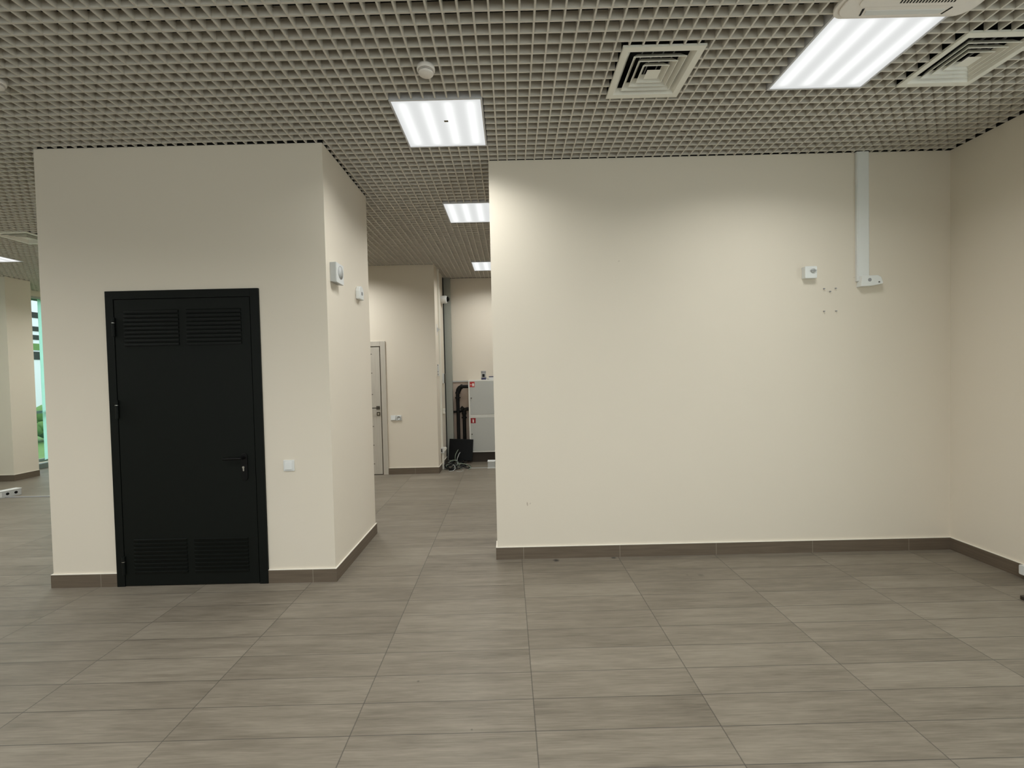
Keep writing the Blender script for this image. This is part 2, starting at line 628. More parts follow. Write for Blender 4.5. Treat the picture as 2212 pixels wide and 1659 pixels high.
# windows with vertical blinds
wn = 0
for side, wins in ((-1, LWIN), (1, RWIN)):
    for (a, b, z0, z1) in wins:
        wn += 1
        x_in = XL if side < 0 else XR
        xf = x_in + side * 0.14
        w = thing('window_%d' % wn, ['window on the left wall nearest the viewer', 'window on the left wall before the pillar',
                                     'tall daylit window seen past the far pillar at left edge', 'window in the right wall outside the view'][wn - 1],
                  'window', (xf, (a + b) / 2, z0), kind='structure')
        m = MB()
        n = max(2, round((b - a) / 1.05))
        for k in range(n + 1):
            yy = a + 0.03 + (b - a - 0.06) * k / n
            m.box(xf - 0.03, xf + 0.03, yy - 0.028, yy + 0.028, z0, z1)
        for zz in (z0 + 0.03, z0 + 0.95, z1 - 0.03):
            m.box(xf - 0.025, xf + 0.025, a, b, zz - 0.028, zz + 0.028)
        m.build('window_frame', M['alu'], w)
        B(xf - 0.004, xf + 0.004, a, b, z0 + 0.02, z1 - 0.02).build('pane', M['glass'], w)
        B(x_in + side * 0.02, x_in + side * 0.11, a, b, z1 - 0.035, z1).build('head_rail', M['light_grey'], w)
        sl = MB()
        k = 0
        yy = a + 0.07
        xs = x_in + side * 0.06
        while yy < b - 0.05:
            if not (wn == 3 and 8.05 < yy < 8.46):
                T = Matrix.Translation((xs, yy, 0)) @ Matrix.Rotation(math.radians(24 if wn != 4 else 50), 4, 'Z')
                sl.box(-0.0015, 0.0015, -0.062, 0.062, z0 + 0.04, z1 - 0.04, mat=T)
            yy += 0.105
        tag(sl.build('blind_slats', M['blind' if wn == 3 else 'blind_white'], w), 'pale green vertical slats' if wn == 3 else 'off-white vertical slats')

# sky portals in the openings: they add no light, they only steer the sampling of the sky


def portal(loc, rot, sx_, sy_):
    ld = bpy.data.lights.new('sky_portal', 'AREA')
    ld.shape = 'RECTANGLE'
    ld.size, ld.size_y = sx_, sy_
    ld.cycles.is_portal = True
    o = bpy.data.objects.new('sky_portal', ld)
    COL.objects.link(o)
    o.location = loc
    o.rotation_euler = rot


portal(((BWIN[0] + BWIN[1]) / 2, YB - 0.19, (BWIN[2] + BWIN[3]) / 2), (math.pi / 2, 0, 0), BWIN[1] - BWIN[0], BWIN[3] - BWIN[2])
for (a, b, z0, z1) in LWIN:
    portal((XL - 0.24, (a + b) / 2, (z0 + z1) / 2), (0, -math.pi / 2, 0), z1 - z0, b - a)
for (a, b, z0, z1) in RWIN:
    portal((XR + 0.24, (a + b) / 2, (z0 + z1) / 2), (0, math.pi / 2, 0), z1 - z0, b - a)

# ---------------------------------------------------------------- ceiling fixtures' places (grid coordinates)
GX0, GY0, GR, CELL = -0.1325, 2.889, -0.0053442, 0.075


def g2w(a, b):
    return (GX0 + a - b * GR, GY0 + b + a * GR)


LAMPS = []                                        # (centre x, centre y, label, group)
FILL_GROUP = 'added fill lamps behind and beside the viewer'
for (c, r, lab) in ((-8, 0, 'glowing square ceiling lamp with a small sticker, nearest the service box'),
                    (24, -8, 'large-looking bright square ceiling lamp beside the air conditioner'),
                    (-7, 23, 'ceiling lamp half hidden by the cream wall, nearer of the two in the passage'),
                    (-6, 55, 'smallest ceiling lamp at the far end of the passage')):
    LAMPS.append((*g2w((c + 4) * CELL, (r + 4) * CELL), lab, None))
LAMPS.append((-7.185, 6.13, 'sliver of a ceiling lamp at the left edge below the far vent', None))
for (x, y) in ((-0.45, 0.75), (2.0, 0.2), (-2.95, 0.75), (-5.4, 0.75), (-5.35, 2.9), (-0.45, -1.7), (-2.95, -1.7), (2.0, -1.9),  # invented positions: unseen lamps added to brighten walls and passage
               (-7.2, 2.9), (-4.9, 6.0), (-2.6, 6.25), (-6.75, 8.7), (2.0, 6.1)):
    LAMPS.append((x, y, 'added square fill lamp outside the camera view', FILL_GROUP))
VENTS = [(*g2w(13.63 * CELL, -2.45 * CELL), 'square stepped air diffuser alone in the grid above the cream wall'),
         (2.715, 2.65, 'square stepped air diffuser right of the big ceiling lamp'),
         (-5.745, 5.42, 'far air diffuser at the left edge beside the service box')]
AC = (1.985, 1.948, 0.70)
rects = [(x - 0.302, x + 0.302, y - 0.302, y + 0.302) for (x, y, *_r) in LAMPS]
rects += [(x - 0.228, x + 0.228, y - 0.228, y + 0.228) for (x, y, _l) in VENTS]
rects += [(AC[0] - 0.31, AC[0] + 0.31, AC[1] - 0.31, AC[1] + 0.31)]
rects += [(-0.133, XR + 1, WY, WY + 0.14), (BX0, BX1, BY0, BY1), (-6.2, HX1, HY0, 20), (-20, COLX, COLY0, COLY1),
          (HX1 - 0.5, 20, FW - 0.028, 20), (-20, XL + 0.01, -20, 20), (XR - 0.004, 20, -20, 20), (-20, 20, YF, 20), (-20, 20, -20, YB + 0.01)]

grid = MB()
GH, GW = 0.047, 0.0095
GT = Matrix(((1, -GR, 0, GX0), (GR, 1, 0, GY0), (0, 0, 1, 0), (0, 0, 0, 1)))
step = 0.004


def cut(fixed, along_x):
    lo, hi = (-9.0, 4.0) if along_x else (-6.6, 7.6)
    t = np.arange(lo, hi, step)
    a, b = (t, np.full_like(t, fixed)) if along_x else (np.full_like(t, fixed), t)
    x = GX0 + a - b * GR
    y = GY0 + b + a * GR
    ok = np.ones(len(t), bool)
    for (x0, x1, y0, y1) in rects:
        ok &= ~((x > x0) & (x < x1) & (y > y0) & (y < y1))
    e = np.flatnonzero(np.diff(np.concatenate(([0], ok.view(np.int8), [0]))))
    return [(t[i], t[j - 1]) for i, j in zip(e[::2], e[1::2]) if j - i > 2]


for r in range(-88, 98):
    for (a0, a1) in cut(r * CELL, True):
        grid.box(a0, a1, r * CELL - GW / 2, r * CELL + GW / 2, CZ, CZ + GH, mat=GT)
for c in range(-120, 54):
    for (b0, b1) in cut(c * CELL, False):
        grid.box(c * CELL - GW / 2, c * CELL + GW / 2, b0, b1, CZ - 0.0006, CZ + GH - 0.001, mat=GT)
structure(grid.build('ceiling', M['grid']), 'grey-beige open-cell grid ceiling', 'ceiling')

# ---------------------------------------------------------------- skirting
BT, BHH = 0.011, 0.100


def skirting(name, runs, label):
    m = MB()
    for (x0, x1, y0, y1) in runs:
        m.box(x0, x1, y0, y1, 0, BHH)
        m.box(x0, x1, y0, y1, BHH, BHH + 0.004)
    structure(m.build(name, M['skirting']), label, 'baseboard')


skirting('baseboard_front', [(-0.133 - BT, XR - BT, WY - BT, WY), (-0.133 - BT, -0.133, WY, WY + 0.14)], 'brown tile skirting along the long cream wall')
skirting('baseboard_right', [(XR - BT, XR, YB, WY)], 'brown tile skirting along the right wall')
skirting('baseboard_service_box', [(BX0 - BT, -3.035, BY0 - BT, BY0), (-1.876, BX1 + BT, BY0 - BT, BY0),
                                   (BX1, BX1 + BT, BY0, BY1 + BT), (BX0 - BT, BX0, BY0, BY1)], 'brown tile skirting around the service box')
skirting('baseboard_hall', [(-1.965, HX1 + BT, HY0 - BT, HY0), (HX1, HX1 + BT, HY0, 8.03)], 'brown tile skirting of the hall block')
skirting('baseboard_far', [(-1.03, XR, FW - BT, FW)], 'brown tile skirting under the fire cabinets')
skirting('baseboard_column', [(XL, COLX + BT, COLY0 - BT, COLY0), (COLX, COLX + BT, COLY0, COLY1)], 'brown tile skirting of the far pillar')
skirting('baseboard_left', [(XL, XL + BT, YB, COLY0 - BT), ], 'brown tile skirting along the left wall')
structure(B(-1.14, 0.6, 7.455, 7.49, 0, 0.003).build('trim_1', M['light_grey']), 'thin grey threshold strip across the far passage floor', 'trim')
structure(B(HX1 - 0.16, HX1 - 0.003, 8.031, FW, 0, CZ).build('trim_2', M['void']), 'black strip painted in for the dark gap in the far corner', 'trim')  # solid black block gives the corner gap its darkness
structure(B(-1.152, -1.036, 8.10, FW, 0, CZ).build('trim_3', M['panel_grey']), 'grey-green boxed riser in the far corner', 'trim')
structure(B(XL - 0.01, XL + 0.10, 7.67, YF, 0.0, 0.09).build('trim_4', M['alu']), 'low sill under the far window', 'trim')

# ---------------------------------------------------------------- ceiling lamps


def make_lamp():
    h = 0.2985
    t = thing('ceiling_lamp', '', 'ceiling lamp', (0, 0, CZ))
    m = MB()
    z0, z1 = CZ - 0.005, CZ + 0.055
    w = 0.011
    m.box(-h, h, -h, -h + w, z0, z1)
    m.box(-h, h, h - w, h, z0, z1)
    m.box(-h, -h + w, -h + w, h - w, z0, z1)
    m.box(h - w, h, -h + w, h - w, z0, z1)
    m.build('lamp_frame', M['lamp_frame'], t)
    B(-h + w, h - w, -h + w, h - w, CZ + 0.012, CZ + 0.05).build('housing', M['light_grey'], t)
    B(-h + w, h - w, -h + w, h - w, CZ - 0.001, CZ + 0.002).build('diffuser', M['diffuser_panel'], t)
    # the four LED strips of the panel
    ld = bpy.data.lights.new('led_strip', 'AREA')
    ld.shape = 'RECTANGLE'
    ld.size, ld.size_y = 0.030, 0.52
    ld.energy = LAMP_W / 4
    ld.color = LAMP_COL
    ld.spread = math.radians(LAMP_SPREAD)          # prismatic panel: little light along the ceiling
    for cx_ in (-0.222, -0.075, 0.072, 0.219):
        lo = bpy.data.objects.new('led_strip', ld)
        COL.objects.link(lo)
        lo.parent = t
        lo.location = (cx_, 0, -0.003)
    return t


lamp0 = make_lamp()
wide = None
for i, (x, y, lab, grp) in enumerate(LAMPS):
    t = lamp0 if i == 0 else copy_tree(lamp0)
    if grp:                                    # added fill panels out of view, brighter than the visible ones
        for ch in t.children:
            if ch.type == 'LIGHT':
                if wide is None:
                    wide = ch.data.copy()
                    wide.energy = FILL_LAMP_W / 4
                ch.data = wide
    t.location = (x, y, CZ)
    t.rotation_euler.z = GR
    tag(t, lab, 'ceiling lamp', grp or 'square ceiling lamps in the open grid')
sx, sy = 0.02, -0.055
stk = B(LAMPS[0][0] + sx, LAMPS[0][0] + sx + 0.028, LAMPS[0][1] + sy, LAMPS[0][1] + sy + 0.018, CZ - 0.0025, CZ - 0.001)
ORIG[lamp0.name] = tuple(lamp0.location)
tag(stk.build('sticker', M['sticker'], lamp0), 'small dark rating sticker')

# ---------------------------------------------------------------- air diffusers


def ring(m, so, zo, si, zi):
    vs = [(sx_ * so, sy_ * so, zo) for (sx_, sy_) in ((-1, -1), (1, -1), (1, 1), (-1, 1))]
    vs += [(sx_ * si, sy_ * si, zi) for (sx_, sy_) in ((-1, -1), (1, -1), (1, 1), (-1, 1))]
    vs2 = [(v[0], v[1], v[2] + 0.0022) for v in vs]
    fs = [(i, (i + 1) % 4, (i + 1) % 4 + 4, i + 4) for i in range(4)]
    m.add(vs + vs2, fs + [tuple(k + 8 for k in f) for f in fs]
          + [(i, (i + 1) % 4, (i + 1) % 4 + 8, i + 8) for i in range(4)]
          + [(i + 4, (i + 1) % 4 + 4, (i + 1) % 4 + 12, i + 12) for i in range(4)])


def make_vent():
    t = thing('air_diffuser', '', 'air vent', (0, 0, CZ))
    z = CZ - 0.004
    m = MB()
    ring(m, 0.228, z, 0.190, z)
    ring(m, 0.190, z, 0.168, z + 0.030)
    for (x0, x1, y0, y1) in ((-0.228, 0.228, -0.228, -0.225), (-0.228, 0.228, 0.225, 0.228), (-0.228, -0.225, -0.225, 0.225), (0.225, 0.228, -0.225, 0.225)):
        m.box(x0, x1, y0, y1, z, z + 0.012)
    m.build('flange', M['offwhite'], t)
    for (so, si) in ((0.150, 0.122), (0.113, 0.086), (0.077, 0.050)):
        m = MB()
        ring(m, so, z, si, z + 0.033)
        ring(m, so, z, so - 0.004, z)
        m.build('vane', M['offwhite'], t)
    m = MB()
    m.add([(-.04, -.04, z), (.04, -.04, z), (.04, .04, z), (-.04, .04, z), (0, 0, z + 0.010), ],
          [(0, 1, 2, 3), (0, 4, 1), (1, 4, 2), (2, 4, 3), (3, 4, 0)])
    m.build('centre_plate', M['offwhite'], t)
    m = MB()
    for (x0, x1, y0, y1) in ((-0.17, 0.17, -0.172, -0.168), (-0.17, 0.17, 0.168, 0.172), (-0.172, -0.168, -0.17, 0.17), (0.168, 0.172, -0.17, 0.17)):
        m.box(x0, x1, y0, y1, z + 0.030, z + 0.16)
    m.box(-0.17, 0.17, -0.17, 0.17, z + 0.16, z + 0.165)
    m.build('neck_box', M['void'], t)
    m = MB()
    for px in (-0.09, -0.03, 0.03, 0.09):
        m.box(px - 0.002, px + 0.002, -0.168, 0.168, z + 0.045, z + 0.055)
    m.build('damper_blades', M['grey'], t)
    return t


vent0 = make_vent()
for i, (x, y, lab) in enumerate(VENTS):
    t = vent0 if i == 0 else copy_tree(vent0)
    t.location = (x, y, CZ)
    t.rotation_euler.z = GR
    tag(t, lab, 'air vent', 'square air diffusers in the ceiling')

# ---------------------------------------------------------------- ceiling air conditioner
ax_, ay_, aw = AC
h = aw / 2
t = thing('air_conditioner', 'white ceiling cassette air conditioner cut by the top edge', 'air conditioner', (ax_, ay_, CZ - 0.02))
z0, z1 = CZ - 0.022, CZ + 0.004
m = MB().cham(ax_ - h, ax_ + h, ay_ - h, ay_ + h, z0 + 0.008, z1, 0.075, axis=2, n=8)
m.cham(ax_ - h + 0.02, ax_ + h - 0.02, ay_ - h + 0.02, ay_ + h - 0.02, z0, z0 + 0.008, 0.065, axis=2, n=8)
m.build('fascia', M['ac'], t, bevel=0.004)
B(ax_ - 0.27, ax_ + 0.27, ay_ - 0.27, ay_ + 0.27, z1, z1 + 0.2).build('housing', M['grey'], t)
for k in range(4):
    R = Matrix.Translation((ax_, ay_, 0)) @ Matrix.Rotation(math.pi / 2 * k, 4, 'Z')
    m = MB()
    m.prism([(-0.195, 0.288), (0.195, 0.288), (0.185, 0.316), (-0.185, 0.316)], 2, z0 - 0.0015, z0 + 0.001, mat=R)
    m.build('air_flap', M['white'], t, bevel=0.001)
    for sgn in (-1, 1):
        m = MB().prism([(sgn * 0.222, 0.278), (sgn * 0.212, 0.274), (sgn * 0.198, 0.318), (sgn * 0.206, 0.320)], 2, z0 - 0.0012, z0 + 0.001, mat=R)
        m.build('slot', M['dark'], t)
m = MB().cham(ax_ - 0.262, ax_ + 0.262, ay_ - 0.262, ay_ + 0.262, z0 - 0.004, z0 + 0.002, 0.03, axis=2)
gr = m.build('intake_grille', M['ac'], t, bevel=0.002)
m = MB()
for k in range(18):
    xx = ax_ - 0.128 + k * 0.0151
    T = Matrix.Translation((xx, ay_, 0)) @ Matrix.Rotation(-0.25, 4, 'Z')
    m.box(-0.0036, 0.0036, 0.03, 0.250, z0 - 0.0048, z0 - 0.002, mat=T)
    m.box(-0.0036, 0.0036, -0.250, -0.03, z0 - 0.0048, z0 - 0.002, mat=T)
m.build('grille_slits', M['dark'], gr)

# ---------------------------------------------------------------- smoke detectors


def make_detector():
    t = thing('smoke_detector', '', 'smoke detector', (0, 0, CZ))
    MB().lathe([(0, 0.046), (0.002, 0.050), (0.014, 0.0520), (0.022, 0.0510), (0.025, 0.046)], (0, 0, CZ + 0.002), (0, 0, -1), 40).build('base', M['ac'], t)
    m = MB().lathe([(0.0, 0.0400), (0.014, 0.0395)], (0, 0, CZ - 0.022), (0, 0, -1), 40)
    m.build('sensing_slot', M['dark'], t)
    m = MB()
    m.lathe([(0, 0.0440), (0.003, 0.0440)], (0, 0, CZ - 0.0265), (0, 0, -1), 40)
    m.lathe([(0, 0.0430), (0.006, 0.0415), (0.010, 0.037), (0.012, 0.0)], (0, 0, CZ - 0.0325), (0, 0, -1), 40, caps=False)
    m.build('cap', M['ac'], t)
    return t


det0 = make_detector()
det0.location = (-0.437, 2.60, CZ)
tag(det0, 'round smoke detector hanging just in front of the lamp with the sticker', 'smoke detector', 'round smoke detectors')
d1 = copy_tree(det0)
d1.location = (-2.935, 2.625, CZ)
tag(d1, 'round smoke detector cut by the left edge of the picture', 'smoke detector', 'round smoke detectors')

# ---------------------------------------------------------------- black louvred door
t = thing('door_1', 'black metal service door with louvres and lever handle', 'door', (-2.455, BY0, 0), kind='structure')
fx0, fx1, lx0, lx1 = -3.032, -1.877, -2.969, -1.943
ft, lt = 2.250, 2.186
yf = BY0 - 0.016
m = MB()
m.box(fx0, lx0 - 0.003, yf, BY0 + 0.004, 0, ft)
m.box(lx1 + 0.003, fx1, yf, BY0 + 0.004, 0, ft)
m.box(lx0 - 0.003, lx1 + 0.003, yf, BY0 + 0.004, lt + 0.003, ft)
m.build('door_frame', M['door_black'], t, bevel=0.0015)
leaf = B(lx0 + 0.002, lx1 - 0.002, yf + 0.002, BY0 + 0.003, 0.008, lt - 0.002).build('door_leaf', M['door_black'], t, bevel=0.0015)
B(lx0 - 0.003, lx1 + 0.003, BY0 - 0.001, BY0 + 0.003, 0.0, lt + 0.003).build('rebate', M['dark'], t)
for (x0, x1, zt, up) in ((-2.893, -2.482, 2.084, 1), (-2.424, -2.012, 2.082, 1), (-2.891, -2.485, 0.362, 0), (-2.428, -2.019, 0.361, 0)):
    m = MB()
    for k in range(9):
        z = zt - k * 0.0307
        # pressed hood, open underneath
        ph = [(yf + 0.003, z + 0.024), (yf - 0.0055, z + 0.012), (yf - 0.0075, z + 0.001), (yf - 0.0055, z), (yf + 0.003, z)]
        if not up:
            ph = [(yf + 0.003, z + 0.002), (yf - 0.0065, z - 0.002), (yf - 0.0065, z - 0.004), (yf + 0.0015, z - 0.024), (yf + 0.003, z - 0.024)]
        m.prism(ph, 0, x0, x1)
    m.build('vent_louvres', M['door_black'], leaf)
    m = MB()
    if up:
        for k in range(9):
            z = zt - k * 0.0307
            m.box(x0, x1, yf - 0.0045, yf + 0.003, z - 0.0045, z + 0.0002)
        m.build('louvre_slots', M['dark'], leaf)
for z in (1.98, 1.36, 0.165):
    m = MB().cyl((lx0 + 0.001, yf - 0.008, z - 0.07), (lx0 + 0.001, yf - 0.008, z + 0.07), 0.011)
    hg = m.build('hinge', M['door_black'], t)
    MB().cyl((lx0 + 0.001, yf - 0.008, z + 0.029), (lx0 + 0.001, yf - 0.008, z + 0.032), 0.0118).build('hinge_ring', M['steel'], hg)
hd = MB().cham(-2.047, -2.001, yf - 0.007, yf + 0.003, 0.797, 1.005, 0.021).build('handle', M['handle_black'], t, bevel=0.002)
m = MB().cyl((-2.024, yf - 0.005, 0.972), (-2.024, yf - 0.052, 0.972), 0.0105)
m.tube([(-2.020, yf - 0.047, 0.972), (-2.05, yf - 0.049, 0.972), (-2.10, yf - 0.048, 0.971), (-2.158, yf - 0.046, 0.970)], 0.0098, n=12)
m.build('lever', M['handle_black'], hd)
m = MB().cyl((-2.029, yf - 0.012, 0.899), (-2.029, yf, 0.899), 0.0085)
m.cham(-2.034, -2.024, yf - 0.010, yf, 0.870, 0.899, 0.004)
m.build('lock_cylinder', M['steel'], hd)

# light switch beside the black door
t = thing('light_switch', 'white square rocker switch right of the black door', 'light switch', (-1.693, BY0, 0.86))
MB().cham(-1.734, -1.652, BY0 - 0.010, BY0, 0.859, 0.943, 0.004).build('plate', M['white'], t, bevel=0.002)
m = MB().prism([(BY0 - 0.019, 0.872), (BY0 - 0.013, 0.932), (BY0 - 0.008, 0.932), (BY0 - 0.008, 0.872)], 0, -1.722, -1.666)
m.build('rocker', M['white'], t, bevel=0.0015)

# square wall speaker and motion sensor on the side of the service box
t = thing('wall_speaker', 'white box loudspeaker with a round grille high on the service box side', 'speaker', (BX1, 3.545, 2.31))
m = MB().prism([(BX1, 2.306), (BX1 + 0.048, 2.300), (BX1 + 0.048, 2.457), (BX1, 2.455)], 1, 3.472, 3.622)
m.build('cabinet', M['light_grey'], t, bevel=0.003)
m = MB().cham(BX1 + 0.046, BX1 + 0.052, 3.474, 3.620, 2.302, 2.455, 0.006, axis=0)
m.build('front_panel', M['white'], t)
m = MB().lathe([(0, 0.050), (0.0022, 0.050), (0.0024, 0.0)], (BX1 + 0.051, 3.556, 2.388), (1, 0, 0), 40, caps=False)
g = m.build('round_grille', M['light_grey'], t)
m = MB().lathe([(0, 0.0515), (0.0018, 0.0515), (0.0018, 0.0485), (0, 0.0485)], (BX1 + 0.0515, 3.556, 2.388), (1, 0, 0), 40, caps=False)
m.build('grille_rim', M['grey'], g)

t = thing('motion_sensor', 'small rounded white sensor near the far corner of the service box side', 'sensor', (BX1, 4.10, 2.27))
pts = [(4.045, 2.268), (4.155, 2.268), (4.158, 2.34), (4.148, 2.368), (4.125, 2.385), (4.10, 2.39), (4.075, 2.385), (4.052, 2.368), (4.042, 2.34)]
MB().prism(pts, 0, BX1, BX1 + 0.040).build('housing', M['cool_white'], t, bevel=0.007)
MB().cham(BX1 + 0.038, BX1 + 0.043, 4.085, 4.115, 2.308, 2.336, 0.006, axis=0).build('sensor_eye', M['grey'], t)

# ---------------------------------------------------------------- cream wall fittings
t = thing('cable_duct', 'tall white vertical cable duct running up the cream wall to the ceiling', 'cable duct', (2.95, WY, 2.29))
m = MB().box(2.897, 2.999, WY - 0.022, WY, 2.262, CZ + 0.003)
m.build('channel', M['cool_white'], t, bevel=0.003)
m = MB().box(2.903, 2.993, WY - 0.026, WY - 0.021, 2.264, CZ + 0.001)
m.build('lid', M['cool_white'], t, bevel=0.002)
t = thing('wall_bracket', 'white slanted bracket plate at the lower end of the cable duct', 'bracket', (2.99, WY, 2.21))
pts = [(2.905, 2.214), (2.915, 2.300), (3.045, 2.304), (3.070, 2.290), (3.088, 2.240), (3.080, 2.232), (3.00, 2.218)]
MB().prism(pts, 1, WY - 0.055, WY).build('plate', M['cool_white'], t, bevel=0.004)
MB().cyl((2.975, WY - 0.0565, 2.266), (2.975, WY - 0.05, 2.266), 0.0145).build('cable_hole', M['grey'], t)
MB().cyl((3.052, WY - 0.0575, 2.247), (3.052, WY - 0.05, 2.247), 0.006).build('screw', M['dark_steel'], t)
t = thing('volume_control', 'small white square wall box with a round dial left of the cable duct', 'wall box', (2.50, WY, 2.29))
MB().cham(2.451, 2.549, WY - 0.048, WY, 2.292, 2.390, 0.006).build('housing', M['cool_white'], t, bevel=0.003)
m = MB().lathe([(0, 0.019), (0.010, 0.017), (0.011, 0.0)], (2.513, WY - 0.048, 2.352), (0, -1, 0), 28, caps=False)
kn = m.build('dial', M['light_grey'], t)
B(2.487, 2.539, WY - 0.0605, WY - 0.058, 2.351, 2.356).build('pointer', M['grey'], kn)
for (x, z, lab) in ((2.637, 2.211, 'upper left wall plug of five under the duct bracket'), (2.734, 2.212, 'upper right wall plug of five, nearest the duct bracket'),
                    (2.687, 2.187, 'wall plug between and just under the two upper ones'), (2.636, 2.024, 'lower left wall plug of five below the wall box'),
                    (2.737, 2.024, 'lower right wall plug of five below the duct')):
    m = MB().cyl((x - 0.004, WY - 0.014, z - 0.002), (x, WY + 0.003, z), 0.0050, 0.0058, n=12)
    tag(m.build('wall_plug', M['grey'], origin=(x, WY, z)), lab, 'wall plug', 'plugs left in the cream wall')

t = thing('socket_block', 'white plastic piece on the skirting at the right edge', 'socket', (XR, 3.17, 0.03))
MB().cham(XR - 0.045, XR - BT, 3.02, 3.195, 0.035, 0.105, 0.01, axis=0).build('housing', M['white'], t, bevel=0.003)
m = MB().cham(3.335, 3.50, 2.80, 2.92, 0, 0.022, 0.012, axis=2)
tag(m.build('floor_plate', M['plinth'], origin=(3.40, 2.86, 0)), 'dark flat piece lying on the tiles at the right edge', 'plate')

# ---------------------------------------------------------------- hall block: pale door and fittings
t = thing('door_2', 'pale grey panelled wooden door at the end of the passage', 'door', (-2.45, HY0, 0), kind='structure')
m = MB()
m.box(-2.04, -1.96, HY0 - 0.018, HY0, 0, 2.13)
m.box(-2.98, -2.90, HY0 - 0.018, HY0, 0, 2.13)
m.box(-2.90, -2.04, HY0 - 0.018, HY0, 2.05, 2.13)
m.build('door_frame', M['door_wood'], t, bevel=0.003)
B(-2.90, -2.04, HY0 - 0.003, HY0 - 0.001, 0, 2.05).build('rebate', M['dark_steel'], t)
lf = B(-2.885, -2.055, HY0 - 0.012, HY0 - 0.001, 0.010, 2.037).build('door_leaf', M['door_wood'], t, bevel=0.002)
m = MB()
for z in (0.17, 0.47, 0.77, 1.28, 1.62, 1.92):
    m.box(-2.77, -2.175, HY0 - 0.0135, HY0 - 0.011, z, z + 0.012)
m.build('panel_grooves', M['dark_steel'], lf)
hd = MB().cham(-2.128, -2.072, HY0 - 0.020, HY0 - 0.010, 1.045, 1.100, 0.006).build('handle', M['dark_steel'], t, bevel=0.002)
m = MB().cyl((-2.10, HY0 - 0.018, 1.073), (-2.10, HY0 - 0.06, 1.073), 0.009)
m.box(-2.235, -2.09, HY0 - 0.066, HY0 - 0.052, 1.064, 1.080)
m.build('lever', M['dark_steel'], hd)
m = MB().cham(-2.124, -2.068, HY0 - 0.018, HY0 - 0.011, 0.945, 1.005, 0.008)
lk = m.build('lock_plate', M['dark_steel'], t)
MB().cyl((-2.096, HY0 - 0.021, 0.975), (-2.096, HY0 - 0.016, 0.975), 0.014).build('lock_cylinder', M['steel'], lk)

t = thing('light_switch', 'white rocker switch beside the pale wooden door', 'light switch', (-1.86, HY0, 0.86))
MB().cham(-1.905, -1.821, HY0 - 0.010, HY0, 0.862, 0.946, 0.005).build('plate', M['white'], t, bevel=0.002)
m = MB().prism([(HY0 - 0.022, 0.874), (HY0 - 0.012, 0.936), (HY0 - 0.008, 0.936), (HY0 - 0.008, 0.874)], 0, -1.895, -1.832)
m.build('rocker', M['white'], t)
t = thing('power_socket', 'white round-faced power socket right of the far switch', 'power socket', (-1.775, HY0, 0.86))
MB().cham(-1.818, -1.734, HY0 - 0.010, HY0, 0.860, 0.944, 0.006).build('plate', M['white'], t, bevel=0.002)
m = MB().lathe([(0, 0.033), (0.012, 0.031), (0.012, 0.026), (0.004, 0.024), (0.004, 0.0)], (-1.776, HY0 - 0.009, 0.902), (0, -1, 0), 28, caps=False)
m.build('socket_face', M['light_grey'], t)

X1 = HX1
t = thing('cable_duct', 'narrow white duct down the corner side of the hall block', 'cable duct', (X1, 7.44, 0))
B(X1, X1 + 0.030, 7.42, 7.46, 0.367, CZ).build('channel', M['offwhite'], t, bevel=0.002)
B(X1 + BT + 0.001, X1 + 0.040, 7.42, 7.47, 0.0, 0.274).build('lower_channel', M['offwhite'], t, bevel=0.002)
t = thing('surface_socket', 'white surface socket box on the narrow duct near the floor', 'power socket', (X1, 7.45, 0.27))
B(X1, X1 + 0.055, 7.385, 7.475, 0.275, 0.365).build('housing', M['white'], t, bevel=0.003)
B(X1 + 0.006, X1 + 0.024, 7.3835, 7.386, 0.292, 0.348).build('dark_opening', M['dark'], t)
m = MB().prism([(X1 + 0.054, 0.30), (X1 + 0.085, 0.325), (X1 + 0.09, 0.35), (X1 + 0.075, 0.37), (X1 + 0.054, 0.365)], 1, 7.40, 7.46)
m.build('plug', M['offwhite'], t, bevel=0.004)
m = MB()
m.prism([(X1, 2.27), (X1 + 0.055, 2.315), (X1, 2.35)], 1, 7.30, 7.312)
m.box(X1, X1 + 0.004, 7.28, 7.33, 2.22, 2.40)
tag(m.build('shelf_bracket', M['white'], origin=(X1, 7.3, 2.3)), 'tiny white triangular bracket on the hall block side', 'bracket')
t = thing('switch_panel', 'slim white panel with dark buttons on the hall block side', 'switch panel', (X1, 7.26, 1.55))
B(X1, X1 + 0.022, 7.235, 7.30, 1.555, 1.745).build('housing', M['white'], t, bevel=0.003)
for z in (1.575, 1.62, 1.725):
    B(X1 + 0.004, X1 + 0.018, 7.233, 7.236, z, z + 0.016).build('button', M['grey'], t)
t = thing('intercom_handset', 'white intercom with dark handset deeper along the hall block side', 'intercom', (X1, 7.78, 1.42))
B(X1, X1 + 0.028, 7.74, 7.84, 1.425, 1.60).build('housing', M['white'], t, bevel=0.003)
B(X1 + 0.028, X1 + 0.048, 7.765, 7.80, 1.43, 1.595).build('handset', M['dark_steel'], t, bevel=0.006)
t = thing('junction_box', 'small white junction box below the intercom', 'junction box', (X1, 7.75, 0.93))
MB().cham(X1, X1 + 0.035, 7.70, 7.79, 0.90, 0.99, 0.01, axis=0).build('housing', M['offwhite'], t, bevel=0.004)
MB().cyl((X1 + 0.034, 7.745, 0.945), (X1 + 0.038, 7.745, 0.945), 0.02).build('lid', M['light_grey'], t)

